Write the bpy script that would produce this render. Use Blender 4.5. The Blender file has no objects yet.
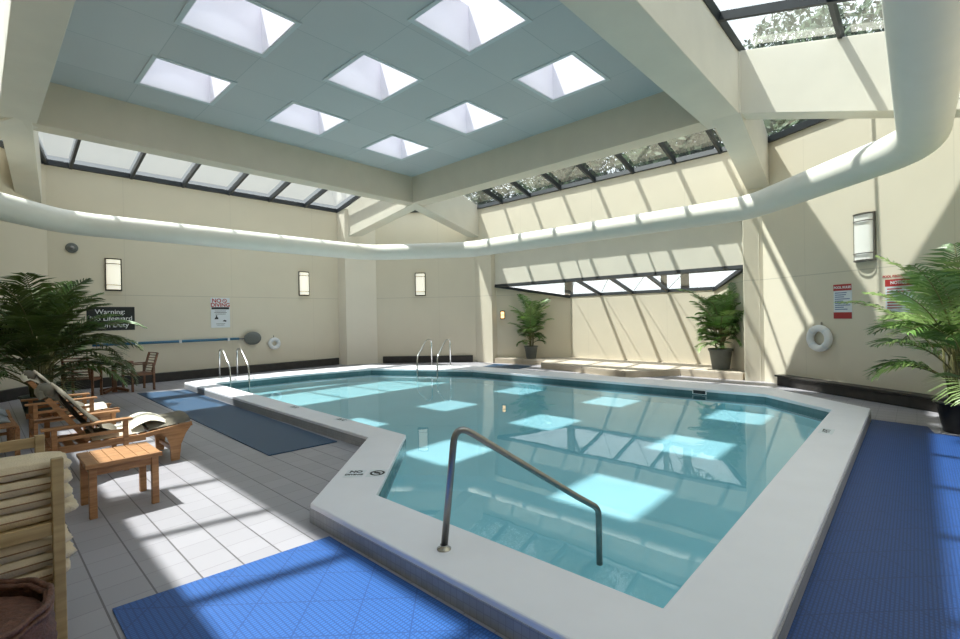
import bpy, bmesh, math, random
from mathutils import Vector, Matrix
from mathutils.geometry import tessellate_polygon
random.seed(7)
R = math.radians
scn = bpy.context.scene
col = scn.collection

# ------------------------------------------------------------------ materials
def newmat(name):
    m = bpy.data.materials.new(name); m.use_nodes = True
    nt = m.node_tree; return m, nt, nt.nodes['Principled BSDF']

def plain(name, c, rough=.6, metal=0., spec=None, noise=0., nscale=6., bump=0., bscale=40., emis=None, emis_s=0.):
    m, nt, b = newmat(name)
    b.inputs['Base Color'].default_value = (*c, 1)
    b.inputs['Roughness'].default_value = rough
    b.inputs['Metallic'].default_value = metal
    if spec is not None: b.inputs['Specular IOR Level'].default_value = spec
    tc = nt.nodes.new('ShaderNodeTexCoord')
    if noise:
        n = nt.nodes.new('ShaderNodeTexNoise'); n.inputs['Scale'].default_value = nscale; n.inputs['Detail'].default_value = 5
        nt.links.new(tc.outputs['Object'], n.inputs['Vector'])
        r = nt.nodes.new('ShaderNodeValToRGB')
        r.color_ramp.elements[0].position = .3; r.color_ramp.elements[1].position = .7
        r.color_ramp.elements[0].color = (*[max(0, x*(1-noise)) for x in c], 1)
        r.color_ramp.elements[1].color = (*[min(1, x*(1+noise)) for x in c], 1)
        nt.links.new(n.outputs['Fac'], r.inputs['Fac']); nt.links.new(r.outputs['Color'], b.inputs['Base Color'])
    if bump:
        n = nt.nodes.new('ShaderNodeTexNoise'); n.inputs['Scale'].default_value = bscale; n.inputs['Detail'].default_value = 3
        nt.links.new(tc.outputs['Object'], n.inputs['Vector'])
        bp = nt.nodes.new('ShaderNodeBump'); bp.inputs['Strength'].default_value = bump; bp.inputs['Distance'].default_value = .01
        nt.links.new(n.outputs['Fac'], bp.inputs['Height']); nt.links.new(bp.outputs['Normal'], b.inputs['Normal'])
    if emis:
        b.inputs['Emission Color'].default_value = (*emis, 1); b.inputs['Emission Strength'].default_value = emis_s
    return m

def mth(nt, op, a, b=None, clamp=False):
    n = nt.nodes.new('ShaderNodeMath'); n.operation = op; n.use_clamp = clamp
    for i, x in enumerate((a, b)):
        if x is None: continue
        if hasattr(x, 'is_output') or hasattr(x, 'links'): nt.links.new(x, n.inputs[i])
        else: n.inputs[i].default_value = x
    return n.outputs[0]

def mixc(nt, fac, a, b):
    n = nt.nodes.new('ShaderNodeMix'); n.data_type = 'RGBA'
    for s, x in ((n.inputs[0], fac), (n.inputs[6], a), (n.inputs[7], b)):
        if hasattr(x, 'links'): nt.links.new(x, s)
        elif isinstance(x, tuple): s.default_value = (*x, 1)
        else: s.default_value = x
    return n.outputs[2]

def wall_mat(name, c, seams=True):
    m, nt, b = newmat(name)
    uv = nt.nodes.new('ShaderNodeUVMap'); uv.uv_map = 'UVMap'
    sp = nt.nodes.new('ShaderNodeSeparateXYZ'); nt.links.new(uv.outputs[0], sp.inputs[0])
    u, v = sp.outputs[0], sp.outputs[1]
    # horizontal reveal at z 2.33, vertical reveals each 2.6 m
    h = mth(nt, 'LESS_THAN', mth(nt, 'ABSOLUTE', mth(nt, 'SUBTRACT', v, 2.33)), .009)
    w = mth(nt, 'LESS_THAN', mth(nt, 'ABSOLUTE', mth(nt, 'SUBTRACT', mth(nt, 'FRACT', mth(nt, 'DIVIDE', u, 2.6)), .5)), .003)
    s = mth(nt, 'MAXIMUM', h, mth(nt, 'MULTIPLY', w, .35))
    tc = nt.nodes.new('ShaderNodeTexCoord')
    n = nt.nodes.new('ShaderNodeTexNoise'); n.inputs['Scale'].default_value = 1.3; n.inputs['Detail'].default_value = 4
    nt.links.new(tc.outputs['Object'], n.inputs['Vector'])
    base = mixc(nt, n.outputs['Fac'], tuple(x*.96 for x in c), tuple(min(1, x*1.04) for x in c))
    colr = mixc(nt, mth(nt, 'MULTIPLY', s, .35 if seams else 0.), base, tuple(x*.45 for x in c))
    nt.links.new(colr, b.inputs['Base Color'])
    b.inputs['Roughness'].default_value = .75; b.inputs['Specular IOR Level'].default_value = .2
    n2 = nt.nodes.new('ShaderNodeTexNoise'); n2.inputs['Scale'].default_value = 60
    nt.links.new(tc.outputs['Object'], n2.inputs['Vector'])
    bp = nt.nodes.new('ShaderNodeBump'); bp.inputs['Strength'].default_value = .06; bp.inputs['Distance'].default_value = .01
    nt.links.new(n2.outputs['Fac'], bp.inputs['Height']); nt.links.new(bp.outputs['Normal'], b.inputs['Normal'])
    return m

def tile_mat(name, c, grout, sx, sy, gx, gy, rough=.45, gy_fac=.5, var=.05, box=False):
    """grid of tiles in object X/Y (object = world here)"""
    m, nt, b = newmat(name)
    tc = nt.nodes.new('ShaderNodeTexCoord')
    sp = nt.nodes.new('ShaderNodeSeparateXYZ'); nt.links.new(tc.outputs['Object'], sp.inputs[0])
    X = sp.outputs[0]; Yy = sp.outputs[1]
    if box: # wall-like faces: combine x+y along, z up
        X = mth(nt, 'ADD', sp.outputs[0], sp.outputs[1]); Yy = sp.outputs[2]
    fx = mth(nt, 'DIVIDE', X, sx); fy = mth(nt, 'DIVIDE', Yy, sy)
    lx = mth(nt, 'LESS_THAN', mth(nt, 'FRACT', fx), gx/sx)
    ly = mth(nt, 'MULTIPLY', mth(nt, 'LESS_THAN', mth(nt, 'FRACT', fy), gy/sy), gy_fac)
    g = mth(nt, 'MAXIMUM', lx, ly)
    cx = nt.nodes.new('ShaderNodeCombineXYZ')
    nt.links.new(mth(nt, 'FLOOR', fx), cx.inputs[0]); nt.links.new(mth(nt, 'FLOOR', fy), cx.inputs[1])
    wn = nt.nodes.new('ShaderNodeTexWhiteNoise'); nt.links.new(cx.outputs[0], wn.inputs['Vector'])
    base = mixc(nt, wn.outputs['Value'], tuple(x*(1-var) for x in c), tuple(min(1, x*(1+var)) for x in c))
    nt.links.new(mixc(nt, g, base, grout), b.inputs['Base Color'])
    b.inputs['Roughness'].default_value = rough
    bp = nt.nodes.new('ShaderNodeBump'); bp.inputs['Strength'].default_value = .3; bp.inputs['Distance'].default_value = .004
    nt.links.new(mth(nt, 'SUBTRACT', 1., g), bp.inputs['Height']); nt.links.new(bp.outputs['Normal'], b.inputs['Normal'])
    return m

def wood_mat(name, c1, c2, scale=9., rough=.45, ax='X'):
    m, nt, b = newmat(name)
    tc = nt.nodes.new('ShaderNodeTexCoord')
    mp = nt.nodes.new('ShaderNodeMapping')
    mp.inputs['Scale'].default_value = (.12, 1, 1) if ax == 'X' else (1, .12, 1) if ax == 'Y' else (1, 1, .12)
    nt.links.new(tc.outputs['Object'], mp.inputs[0])
    n = nt.nodes.new('ShaderNodeTexNoise'); n.inputs['Scale'].default_value = scale*6; n.inputs['Detail'].default_value = 6
    nt.links.new(mp.outputs[0], n.inputs['Vector'])
    n2 = nt.nodes.new('ShaderNodeTexNoise'); n2.inputs['Scale'].default_value = scale
    nt.links.new(mp.outputs[0], n2.inputs['Vector'])
    f = mth(nt, 'ADD', mth(nt, 'MULTIPLY', n.outputs['Fac'], .6), mth(nt, 'MULTIPLY', n2.outputs['Fac'], .4))
    r = nt.nodes.new('ShaderNodeValToRGB'); r.color_ramp.elements[0].position = .36; r.color_ramp.elements[1].position = .62
    r.color_ramp.elements[0].color = (*c1, 1); r.color_ramp.elements[1].color = (*c2, 1)
    nt.links.new(f, r.inputs['Fac']); nt.links.new(r.outputs['Color'], b.inputs['Base Color'])
    b.inputs['Roughness'].default_value = rough
    bp = nt.nodes.new('ShaderNodeBump'); bp.inputs['Strength'].default_value = .12; bp.inputs['Distance'].default_value = .003
    nt.links.new(n.outputs['Fac'], bp.inputs['Height']); nt.links.new(bp.outputs['Normal'], b.inputs['Normal'])
    return m

def glass_mat(name, tint, refl=1.0, rough=.02, film=0., filmc=(.9, .95, 1.)):
    m = bpy.data.materials.new(name); m.use_nodes = True; nt = m.node_tree
    nt.nodes.clear()
    out = nt.nodes.new('ShaderNodeOutputMaterial')
    t = nt.nodes.new('ShaderNodeBsdfTransparent'); t.inputs[0].default_value = (*tint, 1)
    g = nt.nodes.new('ShaderNodeBsdfGlossy'); g.inputs['Roughness'].default_value = rough
    fr = nt.nodes.new('ShaderNodeFresnel'); fr.inputs[0].default_value = 1.4
    mx = nt.nodes.new('ShaderNodeMixShader')
    nt.links.new(mth(nt, 'MULTIPLY', fr.outputs[0], refl), mx.inputs[0])
    nt.links.new(t.outputs[0], mx.inputs[1]); nt.links.new(g.outputs[0], mx.inputs[2])
    last = mx.outputs[0]
    if film:
        d = nt.nodes.new('ShaderNodeBsdfTranslucent'); d.inputs[0].default_value = (*filmc, 1)
        m2 = nt.nodes.new('ShaderNodeMixShader'); m2.inputs[0].default_value = film
        nt.links.new(last, m2.inputs[1]); nt.links.new(d.outputs[0], m2.inputs[2]); last = m2.outputs[0]
    nt.links.new(last, out.inputs[0])
    return m

M = {}
M['wall'] = wall_mat('cream_wall', (.73, .665, .54))
M['wallup'] = wall_mat('cream_wall_upper', (.80, .74, .63), True)
M['beam'] = plain('cream_beam', (.72, .68, .585), .7, noise=.03, nscale=2., bump=.03)
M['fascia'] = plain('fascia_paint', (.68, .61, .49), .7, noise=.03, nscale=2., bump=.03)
M['duct'] = plain('duct_paint', (.79, .765, .69), .5, noise=.02, nscale=3.)
M['frame'] = plain('dark_bronze_frame', (.018, .022, .026), .4, noise=.2)
M['glass'] = glass_mat('roof_glass', (.90, .97, .98), .8, .02, .02)
M['glassR'] = glass_mat('roof_glass_dim', (.86, .93, .93), .35, .02, .005)
M['dome'] = glass_mat('skylight_glass', (.86, .88, .93), .6, .05, .04)
M['well'] = plain('white_shaft', (.90, .89, .93), .6)
M['curbw'] = plain('skylight_trim', (.62, .68, .70), .5)
M['floor'] = tile_mat('floor_tile', (.34, .325, .355), (.12, .11, .12), .236, .225, .010, .006, .4, .5)
M['coping'] = plain('white_coping', (.84, .83, .88), .45, noise=.02, nscale=3., bump=.02)
M['curb'] = tile_mat('curb_tile', (.36, .36, .38), (.27, .27, .28), .05, .05, .004, .004, .5, 1., .06, box=True)
M['band'] = tile_mat('gutter_tile', (.10, .19, .21), (.08, .15, .17), .15, .15, .006, .006, .25, 1., .1, box=True)
M['basin'] = plain('pool_plaster_glow', (.27, .47, .52), .8, noise=.05, nscale=1.2, emis=(.13, .40, .46), emis_s=.32)  # added glow stands in for light scattered in the turbid water
M['teak'] = wood_mat('teak', (.28, .125, .05), (.50, .26, .12), 7.)
M['teakd'] = wood_mat('dark_teak', (.13, .055, .028), (.24, .11, .055), 7.)
M['pine'] = wood_mat('pale_pine', (.36, .24, .11), (.55, .39, .20), 5., .5)
M['taupe'] = plain('taupe_cushion', (.20, .175, .135), .9, noise=.12, nscale=14., bump=.2, bscale=90.)
M['grey'] = plain('grey_cushion', (.30, .33, .36), .9, noise=.08, nscale=10., bump=.2, bscale=90.)
M['cream'] = plain('cream_cushion', (.78, .72, .60), .9, noise=.06, nscale=10., bump=.2)
M['towel'] = plain('cream_towel', (.74, .60, .42), .95, noise=.06, nscale=12., bump=.5, bscale=160.)
M['toweli'] = plain('towel_fold_shade', (.30, .17, .09), .95, noise=.2, bump=.4)  # dark brown painted as the shade in the towel folds
M['steel'] = plain('stainless', (.55, .55, .54), .22, 1.)
M['steeld'] = plain('brushed_steel', (.30, .29, .28), .3, 1., noise=.06, nscale=30.)
M['dark'] = plain('dark_ledge', (.030, .026, .024), .45, noise=.3, nscale=8.)
M['black'] = plain('black_sign', (.012, .014, .014), .45)
M['white'] = plain('white_paint', (.82, .83, .84), .5)
M['signw'] = plain('sign_white', (.74, .78, .82), .45)
M['ink'] = plain('sign_ink', (.02, .02, .025), .6)
M['red'] = plain('sign_red', (.42, .03, .03), .5)
M['bluei'] = plain('sign_blue_ink', (.10, .16, .34), .5)
M['bluepole'] = plain('blue_pole', (.04, .16, .28), .35)
M['net'] = plain('grey_net', (.16, .17, .16), .9, bump=.6, bscale=200.)
M['lens'] = plain('sconce_lens', (.86, .86, .80), .4, emis=(1, .93, .74), emis_s=.55)
M['lensR'] = plain('sconce_lens_faint_glow', (.86, .86, .82), .4, emis=(1, .97, .9), emis_s=.10)  # faint glow brightens the lens though this lamp is off
M['lensw'] = plain('sconce_lens_warm', (.9, .7, .4), .4, emis=(1, .62, .25), emis_s=2.2)
M['bronze'] = plain('bronze_metal', (.07, .06, .045), .4, .6)
M['potg'] = plain('grey_pot', (.115, .125, .115), .6, noise=.1)
M['potb'] = plain('black_pot', (.012, .012, .014), .4)
M['potgr'] = plain('green_pot', (.10, .13, .12), .5)
M['soil'] = plain('soil', (.03, .022, .015), .95, noise=.3, bump=.8)
M['frond'] = plain('palm_frond', (.11, .21, .05), .45, noise=.5, nscale=3.)
M['frondd'] = plain('palm_frond_dark', (.085, .125, .03), .5, noise=.4, nscale=3.)
M['frondl'] = plain('palm_frond_light', (.25, .36, .12), .45, noise=.45, nscale=3.)
M['stem'] = plain('palm_stem', (.16, .15, .06), .6, noise=.3, nscale=12.)
M['bark'] = plain('tree_bark', (.10, .08, .06), .9, noise=.3)
M['leafs'] = plain('tree_leaf', (.055, .095, .04), .55, noise=.45, nscale=1.5)
M['wicker'] = plain('wicker_brown', (.13, .055, .035), .6, noise=.35, nscale=40., bump=.6, bscale=80.)
M['stone'] = tile_mat('platform_stone', (.56, .48, .39), (.36, .30, .24), .6, .6, .008, .008, .6, 1., .04)
M['plat_edge'] = plain('platform_edge', (.50, .42, .32), .6, noise=.05)
M['ground'] = plain('outside_ground', (.30, .32, .28), .9, noise=.1)

# blue ceiling panels
def ceil_mat():
    m, nt, b = newmat('ceiling_panels')
    tc = nt.nodes.new('ShaderNodeTexCoord'); sp = nt.nodes.new('ShaderNodeSeparateXYZ'); nt.links.new(tc.outputs['Object'], sp.inputs[0])
    fx = mth(nt, 'DIVIDE', mth(nt, 'SUBTRACT', sp.outputs[0], .90), 1.15); fy = mth(nt, 'DIVIDE', mth(nt, 'SUBTRACT', sp.outputs[1], .67), 1.175)
    g = mth(nt, 'MAXIMUM', mth(nt, 'LESS_THAN', mth(nt, 'FRACT', fx), .010), mth(nt, 'LESS_THAN', mth(nt, 'FRACT', fy), .010))
    cx = nt.nodes.new('ShaderNodeCombineXYZ'); nt.links.new(mth(nt, 'FLOOR', fx), cx.inputs[0]); nt.links.new(mth(nt, 'FLOOR', fy), cx.inputs[1])
    wn = nt.nodes.new('ShaderNodeTexWhiteNoise'); nt.links.new(cx.outputs[0], wn.inputs['Vector'])
    n = nt.nodes.new('ShaderNodeTexNoise'); n.inputs['Scale'].default_value = .6; nt.links.new(tc.outputs['Object'], n.inputs['Vector'])
    f = mth(nt, 'ADD', mth(nt, 'MULTIPLY', wn.outputs['Value'], .5), mth(nt, 'MULTIPLY', n.outputs['Fac'], .5))
    base = mixc(nt, f, (.52, .545, .55), (.62, .645, .65))
    nt.links.new(mixc(nt, mth(nt, 'MULTIPLY', g, .5), base, (.30, .37, .39)), b.inputs['Base Color'])
    b.inputs['Roughness'].default_value = .8
    return m
M['ceil'] = ceil_mat()

def mat_mat(name, c, c2):
    """interlocking duckboard mat: fine ribs, module joints, diamond pattern"""
    m, nt, b = newmat(name)
    tc = nt.nodes.new('ShaderNodeTexCoord'); sp = nt.nodes.new('ShaderNodeSeparateXYZ'); nt.links.new(tc.outputs['Object'], sp.inputs[0])
    X, Y = sp.outputs[0], sp.outputs[1]
    def fr(e, s, w): return mth(nt, 'LESS_THAN', mth(nt, 'FRACT', mth(nt, 'DIVIDE', e, s)), w)
    rib = fr(Y, .019, .42)
    rib2 = fr(X, .030, .28)
    j = mth(nt, 'MULTIPLY', mth(nt, 'MAXIMUM', fr(mth(nt, 'ADD', X, Y), .42, .03), fr(mth(nt, 'SUBTRACT', X, Y), .42, .03)), .8)
    g = mth(nt, 'MAXIMUM', mth(nt, 'MAXIMUM', mth(nt, 'MULTIPLY', rib, .75), mth(nt, 'MULTIPLY', rib2, .7)), j)
    nt.links.new(mixc(nt, g, c, c2), b.inputs['Base Color']); b.inputs['Roughness'].default_value = .5
    bp = nt.nodes.new('ShaderNodeBump'); bp.inputs['Strength'].default_value = .5; bp.inputs['Distance'].default_value = .006
    nt.links.new(mth(nt, 'SUBTRACT', 1., g), bp.inputs['Height']); nt.links.new(bp.outputs['Normal'], b.inputs['Normal'])
    return m
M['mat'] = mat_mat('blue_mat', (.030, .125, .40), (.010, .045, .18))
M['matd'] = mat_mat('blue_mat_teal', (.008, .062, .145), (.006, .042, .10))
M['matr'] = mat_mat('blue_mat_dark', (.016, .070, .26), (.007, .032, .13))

def water_mat():
    m = bpy.data.materials.new('pool_water'); m.use_nodes = True; nt = m.node_tree; nt.nodes.clear()
    out = nt.nodes.new('ShaderNodeOutputMaterial')
    t = nt.nodes.new('ShaderNodeBsdfTransparent'); t.inputs[0].default_value = (.86, .96, .97, 1)
    g = nt.nodes.new('ShaderNodeBsdfGlossy'); g.inputs['Roughness'].default_value = .012
    fr = nt.nodes.new('ShaderNodeFresnel'); fr.inputs[0].default_value = 1.36
    tc = nt.nodes.new('ShaderNodeTexCoord'); n = nt.nodes.new('ShaderNodeTexNoise'); n.inputs['Scale'].default_value = 1.6; n.inputs['Detail'].default_value = 2
    nt.links.new(tc.outputs['Object'], n.inputs['Vector'])
    bp = nt.nodes.new('ShaderNodeBump'); bp.inputs['Strength'].default_value = .10; bp.inputs['Distance'].default_value = .01
    nt.links.new(n.outputs['Fac'], bp.inputs['Height'])
    nt.links.new(bp.outputs[0], g.inputs['Normal']); nt.links.new(bp.outputs[0], fr.inputs['Normal'])
    df = nt.nodes.new('ShaderNodeBsdfDiffuse'); df.inputs[0].default_value = (.27, .60, .68, 1)
    m0 = nt.nodes.new('ShaderNodeMixShader'); m0.inputs[0].default_value = .0
    nt.links.new(t.outputs[0], m0.inputs[1]); nt.links.new(df.outputs[0], m0.inputs[2])
    mx = nt.nodes.new('ShaderNodeMixShader'); nt.links.new(mth(nt, 'ADD', fr.outputs[0], .02), mx.inputs[0])
    nt.links.new(m0.outputs[0], mx.inputs[1]); nt.links.new(g.outputs[0], mx.inputs[2]); nt.links.new(mx.outputs[0], out.inputs[0])
    return m
M['water'] = water_mat()

# ------------------------------------------------------------------ mesh helper
class MB:
    def __init__(s): s.v = []; s.f = []; s.sm = []; s.uv = {}
    def add(s, vs, fs, smooth=False):
        o = len(s.v); s.v += [tuple(p) for p in vs]
        for f in fs: s.f.append(tuple(i+o for i in f)); s.sm.append(smooth)
        return s
    def box(s, x0, y0, z0, x1, y1, z1, M4=None):
        vs = [Vector(p) for p in ((x0,y0,z0),(x1,y0,z0),(x1,y1,z0),(x0,y1,z0),(x0,y0,z1),(x1,y0,z1),(x1,y1,z1),(x0,y1,z1))]
        if M4: vs = [M4 @ v for v in vs]
        return s.add(vs, [(0,3,2,1),(4,5,6,7),(0,1,5,4),(1,2,6,5),(2,3,7,6),(3,0,4,7)])
    def bar(s, a, b, w, h, up=(0,0,1)):
        """rectangular bar from a to b; w = width sideways, h = height along up"""
        a = Vector(a); b = Vector(b); d = (b-a).normalized(); u = Vector(up)
        sd = d.cross(u)
        if sd.length < 1e-4: u = Vector((1,0,0)); sd = d.cross(u)
        sd.normalize(); u = sd.cross(d).normalized()
        vs = []
        for p in (a, b):
            for i, j in ((-1,-1),(1,-1),(1,1),(-1,1)): vs.append(p+sd*i*w/2+u*j*h/2)
        return s.add(vs, [(0,1,2,3),(7,6,5,4),(0,4,5,1),(1,5,6,2),(2,6,7,3),(3,7,4,0)])
    def prism(s, poly, z0, z1):
        n = len(poly); vs = [(x,y,z0) for x,y in poly]+[(x,y,z1) for x,y in poly]
        tri = tessellate_polygon([[Vector((x,y,0)) for x,y in poly]])
        fs = [tuple(t) for t in tri]+[tuple(i+n for i in reversed(t)) for t in tri]
        fs += [(i,(i+1)%n,(i+1)%n+n,i+n) for i in range(n)]
        return s.add(vs, fs)
    def ring(s, outer, inner, z0, z1):
        a = [Vector((x,y,0)) for x,y in outer]; b = [Vector((x,y,0)) for x,y in inner]
        tri = tessellate_polygon([a, b]); pts = [(p.x,p.y) for p in a+b]; n = len(pts)
        vs = [(x,y,z0) for x,y in pts]+[(x,y,z1) for x,y in pts]
        fs = [tuple(t) for t in tri]+[tuple(i+n for i in reversed(t)) for t in tri]
        na = len(a)
        fs += [(i,(i+1)%na,(i+1)%na+n,i+n) for i in range(na)]
        nb = len(b); fs += [(na+i,na+(i+1)%nb,na+(i+1)%nb+n,na+i+n) for i in range(nb)]
        return s.add(vs, fs)
    def flat(s, outer, holes, z):
        L = [[Vector((x,y,0)) for x,y in outer]]+[[Vector((x,y,0)) for x,y in h] for h in holes]
        tri = tessellate_polygon(L); pts = [(p.x,p.y,z) for l in L for p in l]
        return s.add(pts, [tuple(t) for t in tri])
    def tube(s, pts, r, seg=10, closed=False, caps=True):
        P = [Vector(p) for p in pts]; n = len(P); vs = []
        rr = r if isinstance(r, (list, tuple)) else [r]*n
        nrm = None
        for i in range(n):
            if closed: d = (P[(i+1)%n]-P[i-1]).normalized()
            elif i == 0: d = (P[1]-P[0]).normalized()
            elif i == n-1: d = (P[-1]-P[-2]).normalized()
            else: d = ((P[i+1]-P[i]).normalized()+(P[i]-P[i-1]).normalized()).normalized()
            if nrm is None:
                nrm = Vector((0,0,1)) if abs(d.z) < .9 else Vector((1,0,0))
            nrm = (nrm-d*nrm.dot(d)).normalized(); bn = d.cross(nrm)
            for k in range(seg):
                a = 2*math.pi*k/seg; vs.append(P[i]+(nrm*math.cos(a)+bn*math.sin(a))*rr[i])
        fs = []
        for i in range(n if closed else n-1):
            j = (i+1)%n
            for k in range(seg): fs.append((i*seg+k, i*seg+(k+1)%seg, j*seg+(k+1)%seg, j*seg+k))
        if not closed and caps: fs += [tuple(reversed(range(seg))), tuple((n-1)*seg+k for k in range(seg))]
        return s.add(vs, fs, True)
    def lathe(s, prof, c=(0,0,0), seg=28, smooth=True):
        vs = []; n = len(prof)
        for r, z in prof:
            for k in range(seg):
                a = 2*math.pi*k/seg; vs.append((c[0]+r*math.cos(a), c[1]+r*math.sin(a), c[2]+z))
        fs = [(i*seg+k, i*seg+(k+1)%seg, (i+1)*seg+(k+1)%seg, (i+1)*seg+k) for i in range(n-1) for k in range(seg)]
        return s.add(vs, fs, smooth)
    def build(s, name, mat, parent=None, bevel=0., kind=None, loc=None):
        me = bpy.data.meshes.new(name); me.from_pydata([tuple(v) for v in s.v], [], s.f); me.validate(clean_customdata=False)
        me.materials.append(mat)
        if len(me.polygons) == len(s.sm): me.polygons.foreach_set('use_smooth', s.sm)
        bm = bmesh.new(); bm.from_mesh(me); bmesh.ops.recalc_face_normals(bm, faces=bm.faces); bm.to_mesh(me); bm.free()
        o = bpy.data.objects.new(name, me); col.objects.link(o)
        if parent: o.parent = parent
        if kind: o['kind'] = kind
        if loc: o.location = loc
        if bevel:
            b = o.modifiers.new('Bevel', 'BEVEL'); b.width = bevel; b.segments = 2; b.limit_method = 'ANGLE'; b.angle_limit = R(40)
        return o

def thing(name, label, cat, loc=(0,0,0), rz=0., group=None):
    o = bpy.data.objects.new(name, None); col.objects.link(o); o.empty_display_size = .1
    o.location = loc; o.rotation_euler = (0,0,rz); o['label'] = label; o['category'] = cat
    if group: o['group'] = group
    return o
def tag(o, label, cat, group=None):
    o['label'] = label; o['category'] = cat
    if group: o['group'] = group
    return o
def copy_tree(o, parent=None):
    c = o.copy(); col.objects.link(c)
    if parent: c.parent = parent
    for ch in list(o.children): copy_tree(ch, c)
    return c
def struct(name, loc=(0,0,0)):
    o = bpy.data.objects.new(name, None); col.objects.link(o); o.location = loc; o['kind'] = 'structure'; return o

def text(name, body, size, mat, M4, parent, ax='LEFT', bold=0.):
    cu = bpy.data.curves.new(name, 'FONT'); cu.body = body; cu.size = size; cu.extrude = .001; cu.align_x = ax; cu.align_y = 'CENTER'; cu.offset = bold
    cu.space_line = .95
    tmp = bpy.data.objects.new(name+'_t', cu); col.objects.link(tmp)
    dg = bpy.context.evaluated_depsgraph_get(); me = bpy.data.meshes.new_from_object(tmp.evaluated_get(dg))
    bpy.data.objects.remove(tmp); me.materials.clear(); me.materials.append(mat); me.transform(M4)
    o = bpy.data.objects.new(name, me); col.objects.link(o); o.parent = parent
    return o

# ------------------------------------------------------------------ key measures
V = [(12.17, 11.5), (9.2, 15.07), (1.22, 15.07), (-.75, 12.8), (-.75, .9), (.7, -1.5), (9.39, -1.5), (12.3, 2.55)]
BO = (.33, 2.22, 9.50, 11.45)      # beam outer x0,y0,x1,y1
BI = (.80, 2.84, 9.02, 11.03)      # beam inner
ZB, ZC, ZT, ZS = 5.05, 5.83, 6.28, 5.48
NX = 12.36                          # lintel plane

def wallpoly(name, a, b, z0, z1, mat=None, thick=.15, parent=None, z1b=None):
    """wall quad from a to b (left to right seen from inside), extruded outwards; UV in metres"""
    a = Vector((*a, 0)); b = Vector((*b, 0)); d = (b-a); L = d.length; d.normalize()
    n = Vector((d.y, -d.x, 0))  # outward if polygon is traversed so that interior is left
    z1b = z1 if z1b is None else z1b
    vs = [a+Vector((0,0,z0)), b+Vector((0,0,z0)), b+Vector((0,0,z1b)), a+Vector((0,0,z1))]
    vs += [v+n*thick for v in vs]
    mb = MB(); mb.add(vs, [(0,1,2,3),(7,6,5,4),(0,4,5,1),(1,5,6,2),(2,6,7,3),(3,7,4,0)])
    o = mb.build(name, mat or M['wall'], parent, kind=None if parent else 'structure')
    me = o.data; uv = me.uv_layers.new(name='UVMap')
    for p in me.polygons:
        for li in p.loop_indices:
            co = me.vertices[me.loops[li].vertex_index].co
            uv.data[li].uv = ((co-a).dot(d), co.z)
    return o

# interior on the left of travel => go counter-clockwise: (V reversed)
# V listed: back-right -> back-left -> ... is counter-clockwise already (x+ -> y+ -> x- -> y-)
def W(i, j, name, z0=0., z1=ZS, **k): return wallpoly(name, V[i], V[j], z0, z1, **k)
W(0, 1, 'wall_back_chamfer')
W(1, 2, 'wall_left')
W(2, 3, 'wall_left_chamfer')
W(3, 4, 'wall_near_left')
W(4, 5, 'wall_near_chamfer')
W(5, 6, 'wall_near_right', z1=5.25)
W(6, 7, 'wall_right_chamfer', z1=5.25, z1b=ZS)
# back-right wall with the alcove opening
NL, NR, ZO = 10.72, 2.92, 3.95
wallpoly('wall_back_right', V[7], (12.17, NR), 0, ZS, thick=.10)
wallpoly('wall_back_right_pier', (12.17, NL), V[0], 0, ZS, thick=.10)
wallpoly('wall_back_right_upper', (12.17, NR), (12.17, NL), ZO, ZS, thick=.10)
# lintel
mb = MB(); mb.box(NX, NR-.1, 2.68, NX+.12, NL+.1, ZO+.15); mb.build('trim_1', M['beam'], kind='structure')
mb = MB(); mb.box(12.27, NR, ZO, NX, NL, ZO+.12); mb.build('trim_2', M['beam'], kind='structure')
# pier returns
mb = MB(); mb.box(12.27, NL, 0, NX+.14, NL+.3, 4.4); mb.build('trim_3', M['wall'], kind='structure')
mb = MB(); mb.box(12.27, NR-.3, 0, NX+.14, NR, 4.4); mb.build('trim_4', M['wall'], kind='structure')
# alcove walls
NB = 13.83
def alc(name, a, b, za, zb): return wallpoly(name, a, b, 0, za, thick=.12, z1b=zb)
alc('wall_alcove_right', (NX+.02, NR-.05), (NB, 4.05), 2.66, 2.25)
alc('wall_alcove_back', (NB, 4.05), (NB, 8.62), 2.25, 2.25)
alc('wall_alcove_left', (NB, 8.62), (NX+.02, NL+.05), 2.25, 2.66)

# column in front of the back-left corner
cb = [(8.85, 15.1), (8.88, 14.62), (9.88, 14.22), (9.95, 14.35), (9.3, 15.1)]
mb = MB(); mb.prism(cb, 0, ZS); c_ = mb.build('trim_5', M['wallup'], kind='structure')

# ------------------------------------------------------------------ floor / pool
outer = [(1.79,3.53),(3.27,4.94),(3.36,13.02),(4.2,13.28),(8.3,12.75),(10.05,9.75),(10.28,2.05),(8.94,.5),(2.3,.49),(1.83,.62)]
outer = [(1.79,3.53),(3.27,4.94),(3.42,12.9),(4.25,13.35),(8.45,12.6),(10.02,9.75),(10.3,2.02),(8.94,.5),(1.79,.48)]
inner = [(2.24,3.28),(3.64,4.67),(3.86,12.25),(6.2,12.05),(7.86,11.65),(9.25,8.9),(9.45,1.96),(8.52,.92),(2.29,.93)]
hall = [V[i] for i in range(8)]
hall_f = [V[0], V[1], V[2], V[3], V[4], V[5], V[6], V[7], (12.17, 2.92), (NX, NR-.1), (NB, 4.0), (NB, 8.7), (NX, NL+.1), (12.17, NL)]
mb = MB(); mb.flat(hall_f, [outer], 0.)
fl = mb.build('floor', M['floor'], kind='structure')
for p in fl.data.polygons:
    if p.normal.z < 0: p.flip()
mb = MB(); mb.ring(outer, inner, .095, .15); mb.build('pool_coping', M['coping'], kind='structure', bevel=.012)
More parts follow.
